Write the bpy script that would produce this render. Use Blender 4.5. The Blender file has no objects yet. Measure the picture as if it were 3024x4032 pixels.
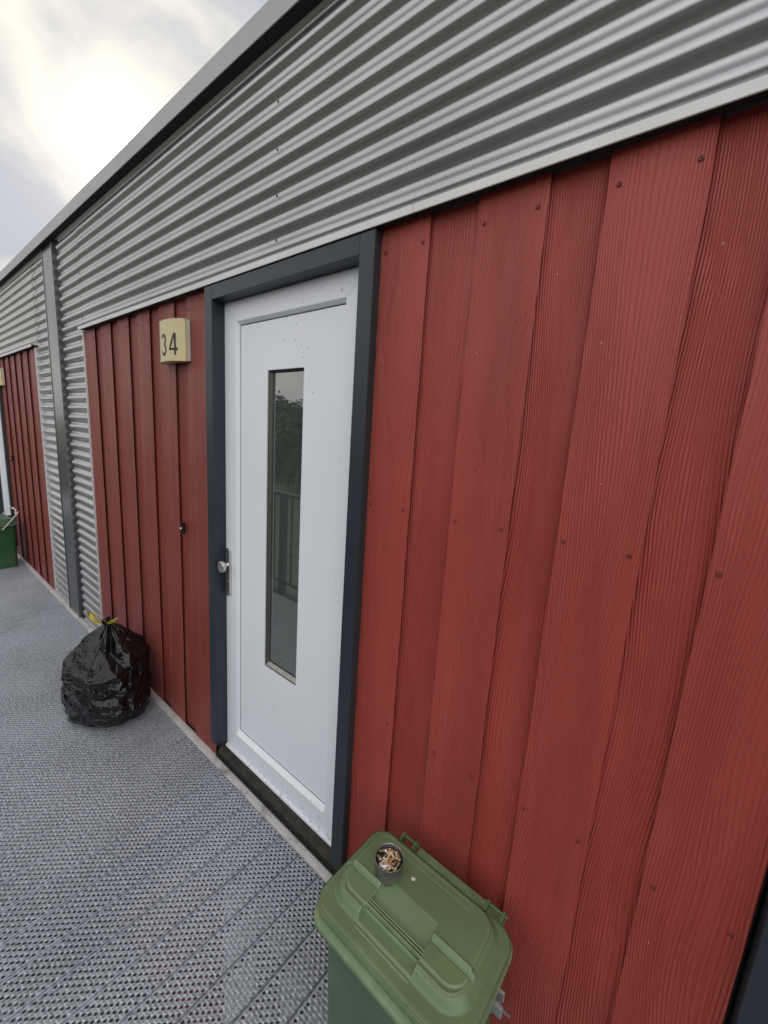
import bpy, bmesh, math, random
import numpy as np
from mathutils import Vector, Matrix, noise
R_ = math.radians
rng = random.Random(7)
scene = bpy.context.scene
COL = scene.collection

# ------------------------------------------------------------------ camera
cam_d = bpy.data.cameras.new("camera")
cam = bpy.data.objects.new("camera", cam_d); COL.objects.link(cam)
cam_d.sensor_fit = 'VERTICAL'; cam_d.sensor_height = 36.0; cam_d.lens = 14.4416
cam_d.clip_start = 0.02; cam_d.clip_end = 2000
rx = Vector((0.77010197, 0.63475427, 0.06348199))
ry = Vector((0.16433051, -0.10124071, -0.98119611))
rz = Vector((-0.61639146, 0.76605309, -0.18227517))
m3 = Matrix((rx, -ry, -rz)).transposed()
cam.matrix_world = Matrix.Translation((0, -1, 1.775)) @ m3.to_4x4()
scene.camera = cam
scene.render.resolution_x = 768; scene.render.resolution_y = 1024

# ------------------------------------------------------------------ light
SUN = Vector((-0.848, 0.307, 0.432)).normalized()
world = bpy.data.worlds.new("World"); scene.world = world; world.use_nodes = True
wn = world.node_tree; wn.nodes.clear(); L = wn.links.new
def N(tree, t, **kw):
    n = tree.nodes.new(t)
    for k, v in kw.items(): setattr(n, k, v)
    return n
wo = N(wn, 'ShaderNodeOutputWorld')
sky = N(wn, 'ShaderNodeTexSky', sky_type='NISHITA'); sky.sun_disc = False
sky.sun_elevation = R_(25.6); sky.sun_rotation = R_(-70.1); sky.dust_density = 0.2
bg1 = N(wn, 'ShaderNodeBackground'); bg1.inputs[1].default_value = 0.1
L(sky.outputs[0], bg1.inputs[0])
tc = N(wn, 'ShaderNodeTexCoord')
mp = N(wn, 'ShaderNodeMapping'); mp.inputs['Location'].default_value = (3.1, 0, 0); mp.inputs['Scale'].default_value = (2.0, 4.2, 4.6); mp.inputs['Rotation'].default_value = (0.5, 0.35, 0.5)
L(tc.outputs['Generated'], mp.inputs[0])
nz = N(wn, 'ShaderNodeTexNoise'); nz.inputs['Scale'].default_value = 1.15; nz.inputs['Detail'].default_value = 6; nz.inputs['Roughness'].default_value = .52; nz.inputs['Distortion'].default_value = .35
L(mp.outputs[0], nz.inputs['Vector'])
cr = N(wn, 'ShaderNodeValToRGB')
cr.color_ramp.elements[0].position = .40; cr.color_ramp.elements[0].color = (.205, .215, .245, 1)
cr.color_ramp.elements[1].position = .62; cr.color_ramp.elements[1].color = (.38, .362, .322, 1)
L(nz.outputs[0], cr.inputs[0])
dt = N(wn, 'ShaderNodeVectorMath', operation='DOT_PRODUCT'); dt.inputs[1].default_value = SUN
L(tc.outputs['Generated'], dt.inputs[0])
def M(tree, op, a, b=None, c=None, clamp=False):
    n = N(tree, 'ShaderNodeMath', operation=op); n.use_clamp = clamp
    for i, v in enumerate((a, b, c)):
        if v is None: continue
        if isinstance(v, (int, float)): n.inputs[i].default_value = v
        else: tree.links.new(v, n.inputs[i])
    return n.outputs[0]
mx = M(wn, 'MAXIMUM', dt.outputs['Value'], 0.0)
g1 = M(wn, 'MULTIPLY', M(wn, 'POWER', mx, 30.0), 0.06)
g2 = M(wn, 'MULTIPLY', M(wn, 'POWER', mx, 300.0), 0.25)
g3 = M(wn, 'MULTIPLY', M(wn, 'POWER', mx, 2500.0), 14.0)
glow = M(wn, 'ADD', M(wn, 'ADD', g1, g2), g3)
gc = N(wn, 'ShaderNodeVectorMath', operation='SCALE'); gc.inputs[0].default_value = (1.0, .88, .64); L(glow, gc.inputs['Scale'])
# cloud brightness raised away from the sun, added to light the wall front
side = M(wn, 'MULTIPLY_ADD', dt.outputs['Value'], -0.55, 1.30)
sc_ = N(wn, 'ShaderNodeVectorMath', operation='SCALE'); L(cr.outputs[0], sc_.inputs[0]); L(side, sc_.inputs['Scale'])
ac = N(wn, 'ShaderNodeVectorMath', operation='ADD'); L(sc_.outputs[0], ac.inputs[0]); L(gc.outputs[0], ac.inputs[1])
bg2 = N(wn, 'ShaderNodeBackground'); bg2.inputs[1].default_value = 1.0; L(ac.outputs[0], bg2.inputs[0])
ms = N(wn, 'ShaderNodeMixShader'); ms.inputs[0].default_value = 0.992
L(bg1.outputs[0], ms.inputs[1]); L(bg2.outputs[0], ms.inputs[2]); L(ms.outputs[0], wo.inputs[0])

sl = bpy.data.lights.new("sun", 'SUN'); sl.energy = 1.2; sl.angle = R_(10); sl.color = (1, .95, .88)
so = bpy.data.objects.new("sun", sl); COL.objects.link(so)
so.rotation_euler = (-SUN).to_track_quat('-Z', 'Y').to_euler(); so.location = (-20, 8, 12)

scene.view_settings.view_transform = 'Standard'; scene.view_settings.look = 'None'
scene.view_settings.exposure = 1.66; scene.view_settings.gamma = 1.0
scene.view_settings.use_curve_mapping = False
scene.render.engine = 'CYCLES'
scene.cycles.max_bounces = 8; scene.cycles.use_denoising = True

# ------------------------------------------------------------------ helpers
def mat(name):
    m = bpy.data.materials.new(name); m.use_nodes = True
    t = m.node_tree; b = t.nodes['Principled BSDF']
    return m, t, b
def simple(name, col, rough=.5, metal=0., spec=.5, var=.0, scale=8., bump=0., bscale=300., coat=0.):
    m, t, b = mat(name)
    b.inputs['Roughness'].default_value = rough; b.inputs['Metallic'].default_value = metal
    b.inputs['Specular IOR Level'].default_value = spec; b.inputs['Coat Weight'].default_value = coat
    if var > 0:
        c = N(t, 'ShaderNodeTexCoord'); n = N(t, 'ShaderNodeTexNoise'); n.inputs['Scale'].default_value = scale; n.inputs['Detail'].default_value = 5
        t.links.new(c.outputs['Object'], n.inputs['Vector'])
        r = N(t, 'ShaderNodeValToRGB')
        r.color_ramp.elements[0].position = .3; r.color_ramp.elements[1].position = .7
        r.color_ramp.elements[0].color = (*[x*(1-var) for x in col], 1); r.color_ramp.elements[1].color = (*[min(1, x*(1+var)) for x in col], 1)
        t.links.new(n.outputs[0], r.inputs[0]); t.links.new(r.outputs[0], b.inputs['Base Color'])
    else:
        b.inputs['Base Color'].default_value = (*col, 1)
    if bump > 0:
        c = N(t, 'ShaderNodeTexCoord'); n = N(t, 'ShaderNodeTexNoise'); n.inputs['Scale'].default_value = bscale; n.inputs['Detail'].default_value = 3
        t.links.new(c.outputs['Object'], n.inputs['Vector'])
        bp = N(t, 'ShaderNodeBump'); bp.inputs['Strength'].default_value = 1.0; bp.inputs['Distance'].default_value = bump
        t.links.new(n.outputs[0], bp.inputs['Height']); t.links.new(bp.outputs[0], b.inputs['Normal'])
    return m

class MB:
    def __init__(s): s.v = []; s.f = []; s.mi = []; s.sm = []
    def add(s, vs, fs, mi=0, smooth=False):
        o = len(s.v); s.v += [tuple(v) for v in vs]
        for f in fs: s.f.append(tuple(i+o for i in f)); s.mi.append(mi); s.sm.append(smooth)
    def box(s, x0, x1, y0, y1, z0, z1, mi=0):
        s.add([(x0,y0,z0),(x1,y0,z0),(x1,y1,z0),(x0,y1,z0),(x0,y0,z1),(x1,y0,z1),(x1,y1,z1),(x0,y1,z1)],
              [(0,3,2,1),(4,5,6,7),(0,1,5,4),(1,2,6,5),(2,3,7,6),(3,0,4,7)], mi)
    def tube(s, pts, r, n=10, mi=0, smooth=True, caps=True):
        pts = [Vector(p) for p in pts]; rings = []
        rr = r if isinstance(r, (list, tuple)) else [r]*len(pts)
        up = None
        for i, p in enumerate(pts):
            d = ((pts[i+1]-p) if i == 0 else (p-pts[i-1]) if i == len(pts)-1 else (pts[i+1]-p).normalized()+(p-pts[i-1]).normalized()).normalized()
            if up is None:
                up = Vector((0,0,1)) if abs(d.z) < .9 else Vector((1,0,0))
            a = d.cross(up).normalized(); b = a.cross(d).normalized(); up = b
            rings.append([p + (a*math.cos(2*math.pi*k/n) + b*math.sin(2*math.pi*k/n))*rr[i] for k in range(n)])
        vs = [v for q in rings for v in q]; fs = []
        for i in range(len(rings)-1):
            for k in range(n):
                fs.append((i*n+k, i*n+(k+1) % n, (i+1)*n+(k+1) % n, (i+1)*n+k))
        s.add(vs, fs, mi, smooth)
        if caps:
            s.add(rings[0], [tuple(range(n))[::-1]], mi); s.add(rings[-1], [tuple(range(n))], mi)
    def mesh(s, name, mats):
        me = bpy.data.meshes.new(name); me.from_pydata(s.v, [], s.f)
        for m in mats: me.materials.append(m)
        me.polygons.foreach_set('material_index', s.mi); me.polygons.foreach_set('use_smooth', s.sm)
        me.update(); me.validate(); return me
    def obj(s, name, mats, parent=None, loc=(0,0,0), fixn=False):
        if not isinstance(mats, (list, tuple)): mats = [mats]
        me = s.mesh(name, mats)
        if fixn:
            b = bmesh.new(); b.from_mesh(me); bmesh.ops.recalc_face_normals(b, faces=b.faces); b.to_mesh(me); b.free()
        return link(name, me, parent, loc)
def link(name, me, parent=None, loc=(0,0,0), rot=(0,0,0)):
    o = bpy.data.objects.new(name, me); COL.objects.link(o); o.location = loc; o.rotation_euler = rot
    if parent is not None: o.parent = parent
    return o
def empty(name, loc=(0,0,0), rot=(0,0,0)):
    o = bpy.data.objects.new(name, None); COL.objects.link(o); o.location = loc; o.rotation_euler = rot; o.empty_display_size = .1
    return o
def tag(o, label=None, cat=None, group=None, kind=None):
    for k, v in (('label', label), ('category', cat), ('group', group), ('kind', kind)):
        if v: o[k] = v
    return o
def bevel(o, w, seg=2):
    md = o.modifiers.new('bevel', 'BEVEL'); md.width = w; md.segments = seg; md.limit_method = 'ANGLE'; md.angle_limit = R_(35)
    return o
def fbm(x, y, z, o=4):
    return noise.fractal(Vector((x, y, z)), 1.0, 2.0, o)

# ------------------------------------------------------------------ materials
def board_mat(name, col, dust):
    m, t, b = mat(name)
    c = N(t, 'ShaderNodeTexCoord'); oi = N(t, 'ShaderNodeObjectInfo')
    sx = N(t, 'ShaderNodeSeparateXYZ'); t.links.new(c.outputs['Object'], sx.inputs[0])
    off = M(t, 'MULTIPLY', oi.outputs['Random'], 37.0)
    def nvec(ax, az):
        cx = N(t, 'ShaderNodeCombineXYZ')
        t.links.new(M(t, 'MULTIPLY', sx.outputs[0], ax), cx.inputs[0])
        t.links.new(off, cx.inputs[1])
        t.links.new(M(t, 'MULTIPLY', sx.outputs[2], az), cx.inputs[2]); return cx.outputs[0]
    def noi(vec, sc, det=2, rough=.5):
        n = N(t, 'ShaderNodeTexNoise'); n.inputs['Scale'].default_value = sc; n.inputs['Detail'].default_value = det; n.inputs['Roughness'].default_value = rough
        t.links.new(vec, n.inputs['Vector']); return n.outputs[0]
    n1 = noi(nvec(4.5, 1.0), 1.0, 1.5, .35)
    n2 = noi(nvec(16, 3.2), 1.0, 2, .5)
    n3 = noi(nvec(60, 5), 1.0, 2)
    ph = M(t, 'ADD', M(t, 'MULTIPLY', sx.outputs[0], 165.0), M(t, 'MULTIPLY', n1, 24.0))
    ph = M(t, 'ADD', ph, M(t, 'MULTIPLY', n2, 2.0))
    w = M(t, 'SINE', M(t, 'MULTIPLY', ph, 6.2832))
    w = M(t, 'MULTIPLY_ADD', w, .5, .5)
    w = M(t, 'POWER', w, .7)
    ph2 = M(t, 'ADD', M(t, 'MULTIPLY', sx.outputs[0], 300.0), M(t, 'MULTIPLY', n1, 50.0))
    w2 = M(t, 'SINE', M(t, 'MULTIPLY', ph2, 6.2832))
    msk = N(t, 'ShaderNodeMapRange'); t.links.new(noi(nvec(7, 1.3), 1.3, 2), msk.inputs[0])
    msk.inputs[1].default_value = .30; msk.inputs[2].default_value = .58; msk.inputs[3].default_value = .48; msk.inputs[4].default_value = 1.0
    h = M(t, 'MULTIPLY', M(t, 'MULTIPLY_ADD', w2, .12, w), msk.outputs[0])
    h = M(t, 'ADD', h, M(t, 'MULTIPLY', n3, .45))
    bp = N(t, 'ShaderNodeBump'); bp.inputs['Strength'].default_value = 1.0; bp.inputs['Distance'].default_value = .0020
    t.links.new(h, bp.inputs['Height'])
    fine = noi(c.outputs['Object'], 420.0, 2)
    bp2 = N(t, 'ShaderNodeBump'); bp2.inputs['Strength'].default_value = .5; bp2.inputs['Distance'].default_value = .0006
    t.links.new(fine, bp2.inputs['Height']); t.links.new(bp.outputs[0], bp2.inputs['Normal'])
    t.links.new(bp2.outputs[0], b.inputs['Normal'])
    # colour: paint, faint fading streaks, chalky dust
    st = noi(nvec(26, .7), 1.0, 4, .6)
    r = N(t, 'ShaderNodeValToRGB'); r.color_ramp.elements[0].position = .50; r.color_ramp.elements[1].position = .78
    r.color_ramp.elements[0].color = (*col, 1)
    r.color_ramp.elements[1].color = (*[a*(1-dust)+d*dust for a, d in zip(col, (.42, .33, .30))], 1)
    t.links.new(st, r.inputs[0])
    mxn = N(t, 'ShaderNodeMix', data_type='RGBA', blend_type='MULTIPLY'); mxn.inputs[0].default_value = 1.0
    t.links.new(r.outputs[0], mxn.inputs[6])
    big = N(t, 'ShaderNodeMapRange'); t.links.new(noi(c.outputs['Object'], 2.1, 3), big.inputs[0]); big.inputs[1].default_value = .3; big.inputs[2].default_value = .7; big.inputs[3].default_value = .92; big.inputs[4].default_value = 1.06
    t.links.new(big.outputs[0], mxn.inputs[7])
    # tiny pale paint chips
    v = N(t, 'ShaderNodeTexVoronoi'); v.inputs['Scale'].default_value = 24; t.links.new(c.outputs['Object'], v.inputs['Vector'])
    chip = M(t, 'MULTIPLY', M(t, 'LESS_THAN', v.outputs['Distance'], .045), M(t, 'GREATER_THAN', noi(c.outputs['Object'], 5.0, 1), .60))
    mc = N(t, 'ShaderNodeMix', data_type='RGBA'); t.links.new(chip, mc.inputs[0]); t.links.new(mxn.outputs[2], mc.inputs[6]); mc.inputs[7].default_value = (.55, .40, .36, 1)
    t.links.new(mc.outputs[2], b.inputs['Base Color'])
    b.inputs['Roughness'].default_value = .46; b.inputs['Specular IOR Level'].default_value = .45
    return m
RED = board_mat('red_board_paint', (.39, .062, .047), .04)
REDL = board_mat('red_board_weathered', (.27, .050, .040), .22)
def metal_sheet():
    m, t, b = mat('silver_coated_steel')
    c = N(t, 'ShaderNodeTexCoord'); n = N(t, 'ShaderNodeTexNoise'); n.inputs['Scale'].default_value = 260; n.inputs['Detail'].default_value = 2
    t.links.new(c.outputs['Object'], n.inputs['Vector'])
    n2 = N(t, 'ShaderNodeTexNoise'); n2.inputs['Scale'].default_value = 3; n2.inputs['Detail'].default_value = 6
    t.links.new(c.outputs['Object'], n2.inputs['Vector'])
    r = N(t, 'ShaderNodeValToRGB'); r.color_ramp.elements[0].position = .3; r.color_ramp.elements[1].position = .7
    r.color_ramp.elements[0].color = (.42, .42, .435, 1); r.color_ramp.elements[1].color = (.50, .50, .515, 1)
    t.links.new(n2.outputs[0], r.inputs[0]); t.links.new(r.outputs[0], b.inputs['Base Color'])
    mr = N(t, 'ShaderNodeMapRange'); mr.inputs[3].default_value = .25; mr.inputs[4].default_value = .33
    t.links.new(n.outputs[0], mr.inputs[0]); t.links.new(mr.outputs[0], b.inputs['Roughness'])
    b.inputs['Metallic'].default_value = .88
    return m
SILVER = metal_sheet()
TRIM = simple('pale_trim_coating', (.66, .66, .66), .42, .25, .5, .06, 6, .0002, 500)
PILA = simple('grey_pilaster_coating', (.115, .122, .135), .20, .80, .5, .10, 2.5)
NAVY = simple('anthracite_frame_paint', (.020, .030, .043), .42, 0, .5, .08, 4, .0001, 600)
SCREW_R = simple('painted_screw_head', (.17, .032, .026), .4, .2)
SCREW_M = simple('steel_screw_head', (.10, .10, .10), .4, .6)
DARK = simple('cavity_shade', (.02, .02, .02), .9)  # near-black colour standing for shade in gaps and recesses
BLOCK = simple('structural_wall', (.16, .15, .14), .9, var=.2, scale=2)
def curb_mat():
    m, t, b = mat('pale_kerb_coating')
    c = N(t, 'ShaderNodeTexCoord'); n = N(t, 'ShaderNodeTexNoise'); n.inputs['Scale'].default_value = 9; n.inputs['Detail'].default_value = 8; n.inputs['Roughness'].default_value = .7
    t.links.new(c.outputs['Object'], n.inputs['Vector'])
    r = N(t, 'ShaderNodeValToRGB'); e = r.color_ramp.elements
    e[0].position = .28; e[0].color = (.10, .095, .07, 1); e[1].position = .45; e[1].color = (.46, .44, .44, 1)
    e.new(.75).color = (.58, .56, .56, 1)
    t.links.new(n.outputs[0], r.inputs[0]); t.links.new(r.outputs[0], b.inputs['Base Color']); b.inputs['Roughness'].default_value = .55
    return m
CURB = curb_mat()
def sill_mat():
    m, t, b = mat('mossy_sill_stone')
    c = N(t, 'ShaderNodeTexCoord'); n = N(t, 'ShaderNodeTexNoise'); n.inputs['Scale'].default_value = 22; n.inputs['Detail'].default_value = 8; n.inputs['Roughness'].default_value = .7
    t.links.new(c.outputs['Object'], n.inputs['Vector'])
    r = N(t, 'ShaderNodeValToRGB'); e = r.color_ramp.elements
    e[0].position = .40; e[0].color = (.018, .018, .019, 1); e[1].position = .66; e[1].color = (.058, .053, .032, 1)
    t.links.new(n.outputs[0], r.inputs[0]); t.links.new(r.outputs[0], b.inputs['Base Color']); b.inputs['Roughness'].default_value = .8
    return m
SILL = sill_mat()
TRACK = simple('wet_dark_track', (.018, .018, .018), .3, 0, .5, .3, 30)
def door_mat():
    m, t, b = mat('white_door_coating')
    c = N(t, 'ShaderNodeTexCoord'); sx = N(t, 'ShaderNodeSeparateXYZ'); t.links.new(c.outputs['Object'], sx.inputs[0])
    def noi(sc, det=3, rough=.5, vec=None):
        n = N(t, 'ShaderNodeTexNoise'); n.inputs['Scale'].default_value = sc; n.inputs['Detail'].default_value = det; n.inputs['Roughness'].default_value = rough
        t.links.new(vec or c.outputs['Object'], n.inputs['Vector']); return n.outputs[0]
    base = N(t, 'ShaderNodeMix', data_type='RGBA'); base.inputs[6].default_value = (.87, .905, .97, 1); base.inputs[7].default_value = (.82, .85, .92, 1)
    t.links.new(noi(3, 5, .6), base.inputs[0])
    # algae low down
    lo = N(t, 'ShaderNodeMapRange'); t.links.new(sx.outputs[2], lo.inputs[0]); lo.inputs[1].default_value = .46; lo.inputs[2].default_value = .12; lo.inputs[3].default_value = 0; lo.inputs[4].default_value = .36
    al = M(t, 'GREATER_THAN', M(t, 'ADD', noi(38, 7, .75), lo.outputs[0]), .93)
    ac_ = M(t, 'MULTIPLY', al, .42)
    m1 = N(t, 'ShaderNodeMix', data_type='RGBA'); t.links.new(ac_, m1.inputs[0]); t.links.new(base.outputs[2], m1.inputs[6]); m1.inputs[7].default_value = (.26, .25, .14, 1)
    # fly specks
    v = N(t, 'ShaderNodeTexVoronoi'); v.inputs['Scale'].default_value = 30; t.links.new(c.outputs['Object'], v.inputs['Vector'])
    hi = N(t, 'ShaderNodeMapRange'); t.links.new(sx.outputs[2], hi.inputs[0]); hi.inputs[1].default_value = 1.9; hi.inputs[2].default_value = 2.15; hi.inputs[3].default_value = .70; hi.inputs[4].default_value = .53
    sp = M(t, 'MULTIPLY', M(t, 'LESS_THAN', v.outputs['Distance'], .10), M(t, 'GREATER_THAN', noi(9, 1), hi.outputs[0]))
    m2 = N(t, 'ShaderNodeMix', data_type='RGBA'); t.links.new(M(t, 'MULTIPLY', sp, .8), m2.inputs[0]); t.links.new(m1.outputs[2], m2.inputs[6]); m2.inputs[7].default_value = (.22, .23, .24, 1)
    t.links.new(m2.outputs[2], b.inputs['Base Color']); b.inputs['Roughness'].default_value = .42
    bp = N(t, 'ShaderNodeBump'); bp.inputs['Distance'].default_value = .0002; t.links.new(noi(350, 2), bp.inputs['Height']); t.links.new(bp.outputs[0], b.inputs['Normal'])
    return m
WHITE = door_mat()
BEAD = simple('bright_drip_ledge', (.84, .86, .88), .45, var=.08, scale=60, bump=.0006, bscale=120)
GASKET = simple('black_gasket', (.03, .03, .035), .6)
SPACER = simple('glass_spacer', (.085, .09, .085), .45, .2, .5, .15, 40)
def glass_mat():
    m, t, b = mat('reflective_dark_glass')
    b.inputs['Base Color'].default_value = (.060, .074, .066, 1); b.inputs['Roughness'].default_value = .015
    b.inputs['IOR'].default_value = 2.9; b.inputs['Specular IOR Level'].default_value = .5
    c = N(t, 'ShaderNodeTexCoord'); n = N(t, 'ShaderNodeTexNoise'); n.inputs['Scale'].default_value = 2.5
    t.links.new(c.outputs['Object'], n.inputs['Vector'])
    bp = N(t, 'ShaderNodeBump'); bp.inputs['Distance'].default_value = .00025; t.links.new(n.outputs[0], bp.inputs['Height']); t.links.new(bp.outputs[0], b.inputs['Normal'])
    return m
GLASS = glass_mat()
STEEL = simple('brushed_aluminium', (.62, .62, .61), .28, .9, .5, .05, 60)
BRASSY = simple('worn_lock_metal', (.16, .13, .09), .35, .8)
def galv():
    m, t, b = mat('galvanised_steel')
    g = N(t, 'ShaderNodeNewGeometry')
    n = N(t, 'ShaderNodeTexNoise'); n.inputs['Scale'].default_value = 1.7; n.inputs['Detail'].default_value = 6; n.inputs['Roughness'].default_value = .6
    t.links.new(g.outputs['Position'], n.inputs['Vector'])
    n2 = N(t, 'ShaderNodeTexNoise'); n2.inputs['Scale'].default_value = 90; n2.inputs['Detail'].default_value = 3
    t.links.new(g.outputs['Position'], n2.inputs['Vector'])
    s = M(t, 'ADD', M(t, 'MULTIPLY', n.outputs[0], .3), M(t, 'MULTIPLY', n2.outputs[0], .7))
    r = N(t, 'ShaderNodeValToRGB'); e = r.color_ramp.elements
    e[0].position = .36; e[0].color = (.24, .265, .305, 1); e[1].position = .60; e[1].color = (.54, .58, .64, 1)
    t.links.new(s, r.inputs[0]); t.links.new(r.outputs[0], b.inputs['Base Color'])
    b.inputs['Metallic'].default_value = .5
    rr = N(t, 'ShaderNodeMapRange'); t.links.new(n.outputs[0], rr.inputs[0]); rr.inputs[1].default_value = .35; rr.inputs[2].default_value = .65; rr.inputs[3].default_value = .26; rr.inputs[4].default_value = .44
    t.links.new(rr.outputs[0], b.inputs['Roughness'])
    bp = N(t, 'ShaderNodeBump'); bp.inputs['Distance'].default_value = .0008; t.links.new(n2.outputs[0], bp.inputs['Height']); t.links.new(bp.outputs[0], b.inputs['Normal'])
    return m
GALV = galv()

# ------------------------------------------------------------------ ground far below the gallery
GZ = -2.9
def ground_mat():
    m, t, b = mat('paving_below')
    c = N(t, 'ShaderNodeTexCoord')
    def noi(sc, det=4, rough=.5):
        n = N(t, 'ShaderNodeTexNoise'); n.inputs['Scale'].default_value = sc; n.inputs['Detail'].default_value = det; n.inputs['Roughness'].default_value = rough
        t.links.new(c.outputs['Object'], n.inputs['Vector']); return n.outputs[0]
    r = N(t, 'ShaderNodeValToRGB'); e = r.color_ramp.elements
    e[0].position = .42; e[0].color = (.02, .016, .016, 1); e[1].position = .68; e[1].color = (.12, .10, .098, 1)
    t.links.new(noi(1.3, 8, .65), r.inputs[0]); t.links.new(r.outputs[0], b.inputs['Base Color']); b.inputs['Roughness'].default_value = .85
    return m
mb = MB(); mb.add([(-60,-5.5,0),(60,-5.5,0),(60,12,0),(-60,12,0)], [(0,1,2,3)])
g = mb.obj('pavement', ground_mat(), None, (0,0,GZ)); tag(g, kind='structure')
GRASS = simple('lawn_grass', (.075, .075, .060), .95, var=.45, scale=1.2, bump=.03, bscale=20)
mb = MB(); mb.add([(-600,-600,0),(600,-600,0),(600,-5.5,0),(-600,-5.5,0)], [(0,1,2,3)])
g = mb.obj('lawn', GRASS, None, (0,0,GZ-.02)); tag(g, kind='structure')

# ------------------------------------------------------------------ the building
B = empty('terrace_building')
tag(B, 'long red clad gallery building with silver corrugated steel above the boards and white front doors', 'building')
mb = MB(); mb.box(-12, 4, .115, 8, GZ, 3.10); mb.obj('wall_core', BLOCK, B)
mb = MB(); mb.box(-12, 4, .02, .11, GZ, -.06); mb.obj('lower_wall', BLOCK, B)
mb = MB(); mb.box(-12.1, 4.1, .0, 8.1, 3.102, 3.14); mb.obj('roof', simple('roof_sheet', (.2,.2,.2), .8), B)
ROOT_R = B

def board(x0, x1, proud, m, zb=.012, zt=2.372, seed=0):
    h = .0 if proud else .0135
    t_ = .0032 if proud else .007
    n = 46; prof = []
    W = x1-x0; rr = random.Random(seed); ph = rr.random()*50
    vs = []; fs = []
    for i in range(n+1):
        z = (zt-zb)*i/n
        jl = .0012*fbm(ph, z*5, 0, 3) if proud else 0
        jr = .0014*fbm(ph+9, z*5, 0, 3) if proud else 0
        a, b_ = jl, W+jr
        if proud: row = [(a+.0055, h+t_), (a+.0004, h+.0014), (a+.0016, h), (b_-.0016, h), (b_-.0004, h+.0014), (b_-.0055, h+t_)]
        else: row = [(a, h+t_), (a, h+.001), (a+.001, h), (b_-.001, h), (b_, h+.001), (b_, h+t_)]
        vs += [(x, y, z) for x, y in row]
    k = 6
    for i in range(n):
        for j in range(k-1): fs.append((i*k+j, i*k+j+1, (i+1)*k+j+1, (i+1)*k+j))
        fs.append((i*k+5, i*k, (i+1)*k, (i+1)*k+5))
    fs.append(tuple(range(6))[::-1]); fs.append(tuple(n*6+j for j in range(6)))
    b_ = MB(); b_.add(vs, fs)
    return b_.obj('board', m, ROOT_R, (x0, 0, zb))
def screw_mesh(r, mname, m):
    s = MB(); n = 10
    prof = [(r, 0), (r*1.02, -.0012), (r*.8, -.0026), (r*.42, -.0028), (r*.30, -.0012), (0.0001, -.0012)]
    vs = []; fs = []
    for (q, y) in prof:
        vs += [(q*math.cos(2*math.pi*k/n), y, q*math.sin(2*math.pi*k/n)) for k in range(n)]
    for i in range(len(prof)-1):
        for k in range(n): fs.append((i*n+k, (i+1)*n+k, (i+1)*n+(k+1) % n, i*n+(k+1) % n))
    s.add(vs, fs, 0, True); return s.mesh(mname, [m])
SCR = screw_mesh(.0050, 'screw', SCREW_R); SCRM = screw_mesh(.0052, 'steel_screw', SCREW_M)
def screws(bo, W):
    for z in (2.302, 1.556, .822):
        for fx in (.020, W-.020) if W > .15 else (.016,):
            s = link('screw', SCR, bo, (fx+rng.uniform(-.004,.004), -.0002, z-.012+rng.uniform(-.003,.003)))
            s.rotation_euler = (rng.uniform(-.12,.12), rng.uniform(0,3), rng.uniform(-.12,.12))
sd = 1
lower_doors = []
right = [(-.879,-.708),(-.568,-.394),(-.276,-.101),(.012,.193)]
for i, (a, b_) in enumerate(right):
    o = board(a, b_, True, RED, seed=sd); sd += 1; screws(o, b_-a)
for a, b_ in [(-.729,-.547),(-.415,-.256),(-.122,.032)]:
    board(a, b_, False, RED, seed=sd); sd += 1
left = [(-3.602,-3.391),(-3.278,-3.097),(-2.982,-2.806),(-2.690,-2.514),(-2.402,-2.220),(-2.094,-1.866)]
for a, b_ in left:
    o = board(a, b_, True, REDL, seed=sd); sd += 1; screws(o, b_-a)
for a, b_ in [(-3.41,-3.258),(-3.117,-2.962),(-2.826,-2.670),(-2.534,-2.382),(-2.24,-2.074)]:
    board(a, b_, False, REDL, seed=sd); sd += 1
far = [(-5.175,-4.985),(-5.47,-5.345),(-5.765,-5.63),(-6.065,-5.93),(-6.36,-6.225),(-6.72,-6.525)]
far = [(-5.19,-4.985),(-5.48,-5.335),(-5.77,-5.625),(-6.065,-5.92),(-6.355,-6.21),(-6.70,-6.505)]
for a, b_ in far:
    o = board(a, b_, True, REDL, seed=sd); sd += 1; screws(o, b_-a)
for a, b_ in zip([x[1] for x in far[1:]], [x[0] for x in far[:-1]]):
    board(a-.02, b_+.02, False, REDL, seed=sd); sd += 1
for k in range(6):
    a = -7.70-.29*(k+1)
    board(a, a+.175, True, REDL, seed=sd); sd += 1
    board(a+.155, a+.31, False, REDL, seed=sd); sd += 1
# storey below, glimpsed through the grating: red boards and white doors again
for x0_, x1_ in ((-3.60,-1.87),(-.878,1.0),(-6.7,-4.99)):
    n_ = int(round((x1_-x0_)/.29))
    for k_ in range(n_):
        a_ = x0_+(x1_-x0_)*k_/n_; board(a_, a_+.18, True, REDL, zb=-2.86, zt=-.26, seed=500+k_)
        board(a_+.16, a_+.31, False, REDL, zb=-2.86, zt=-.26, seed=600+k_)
for x0_ in (-1.80, -7.63):
    mb = MB(); mb.box(x0_, x0_+.30, -.004, .019, -2.8, -.50); mb.box(x0_+.534, x0_+.862, -.004, .019, -2.8, -.50); mb.box(x0_+.3005, x0_+.5335, -.004, .019, -2.8, -2.22); mb.box(x0_+.3005, x0_+.5335, -.004, .019, -.80, -.50)
    lower_doors.append(mb)
# strips behind boards so gaps read dark
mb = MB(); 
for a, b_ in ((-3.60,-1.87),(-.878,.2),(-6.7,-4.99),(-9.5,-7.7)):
    mb = MB(); mb.box(a,b_,.0210,.025,.0,2.36); mb.obj('backing_strip', DARK, B)

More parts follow.
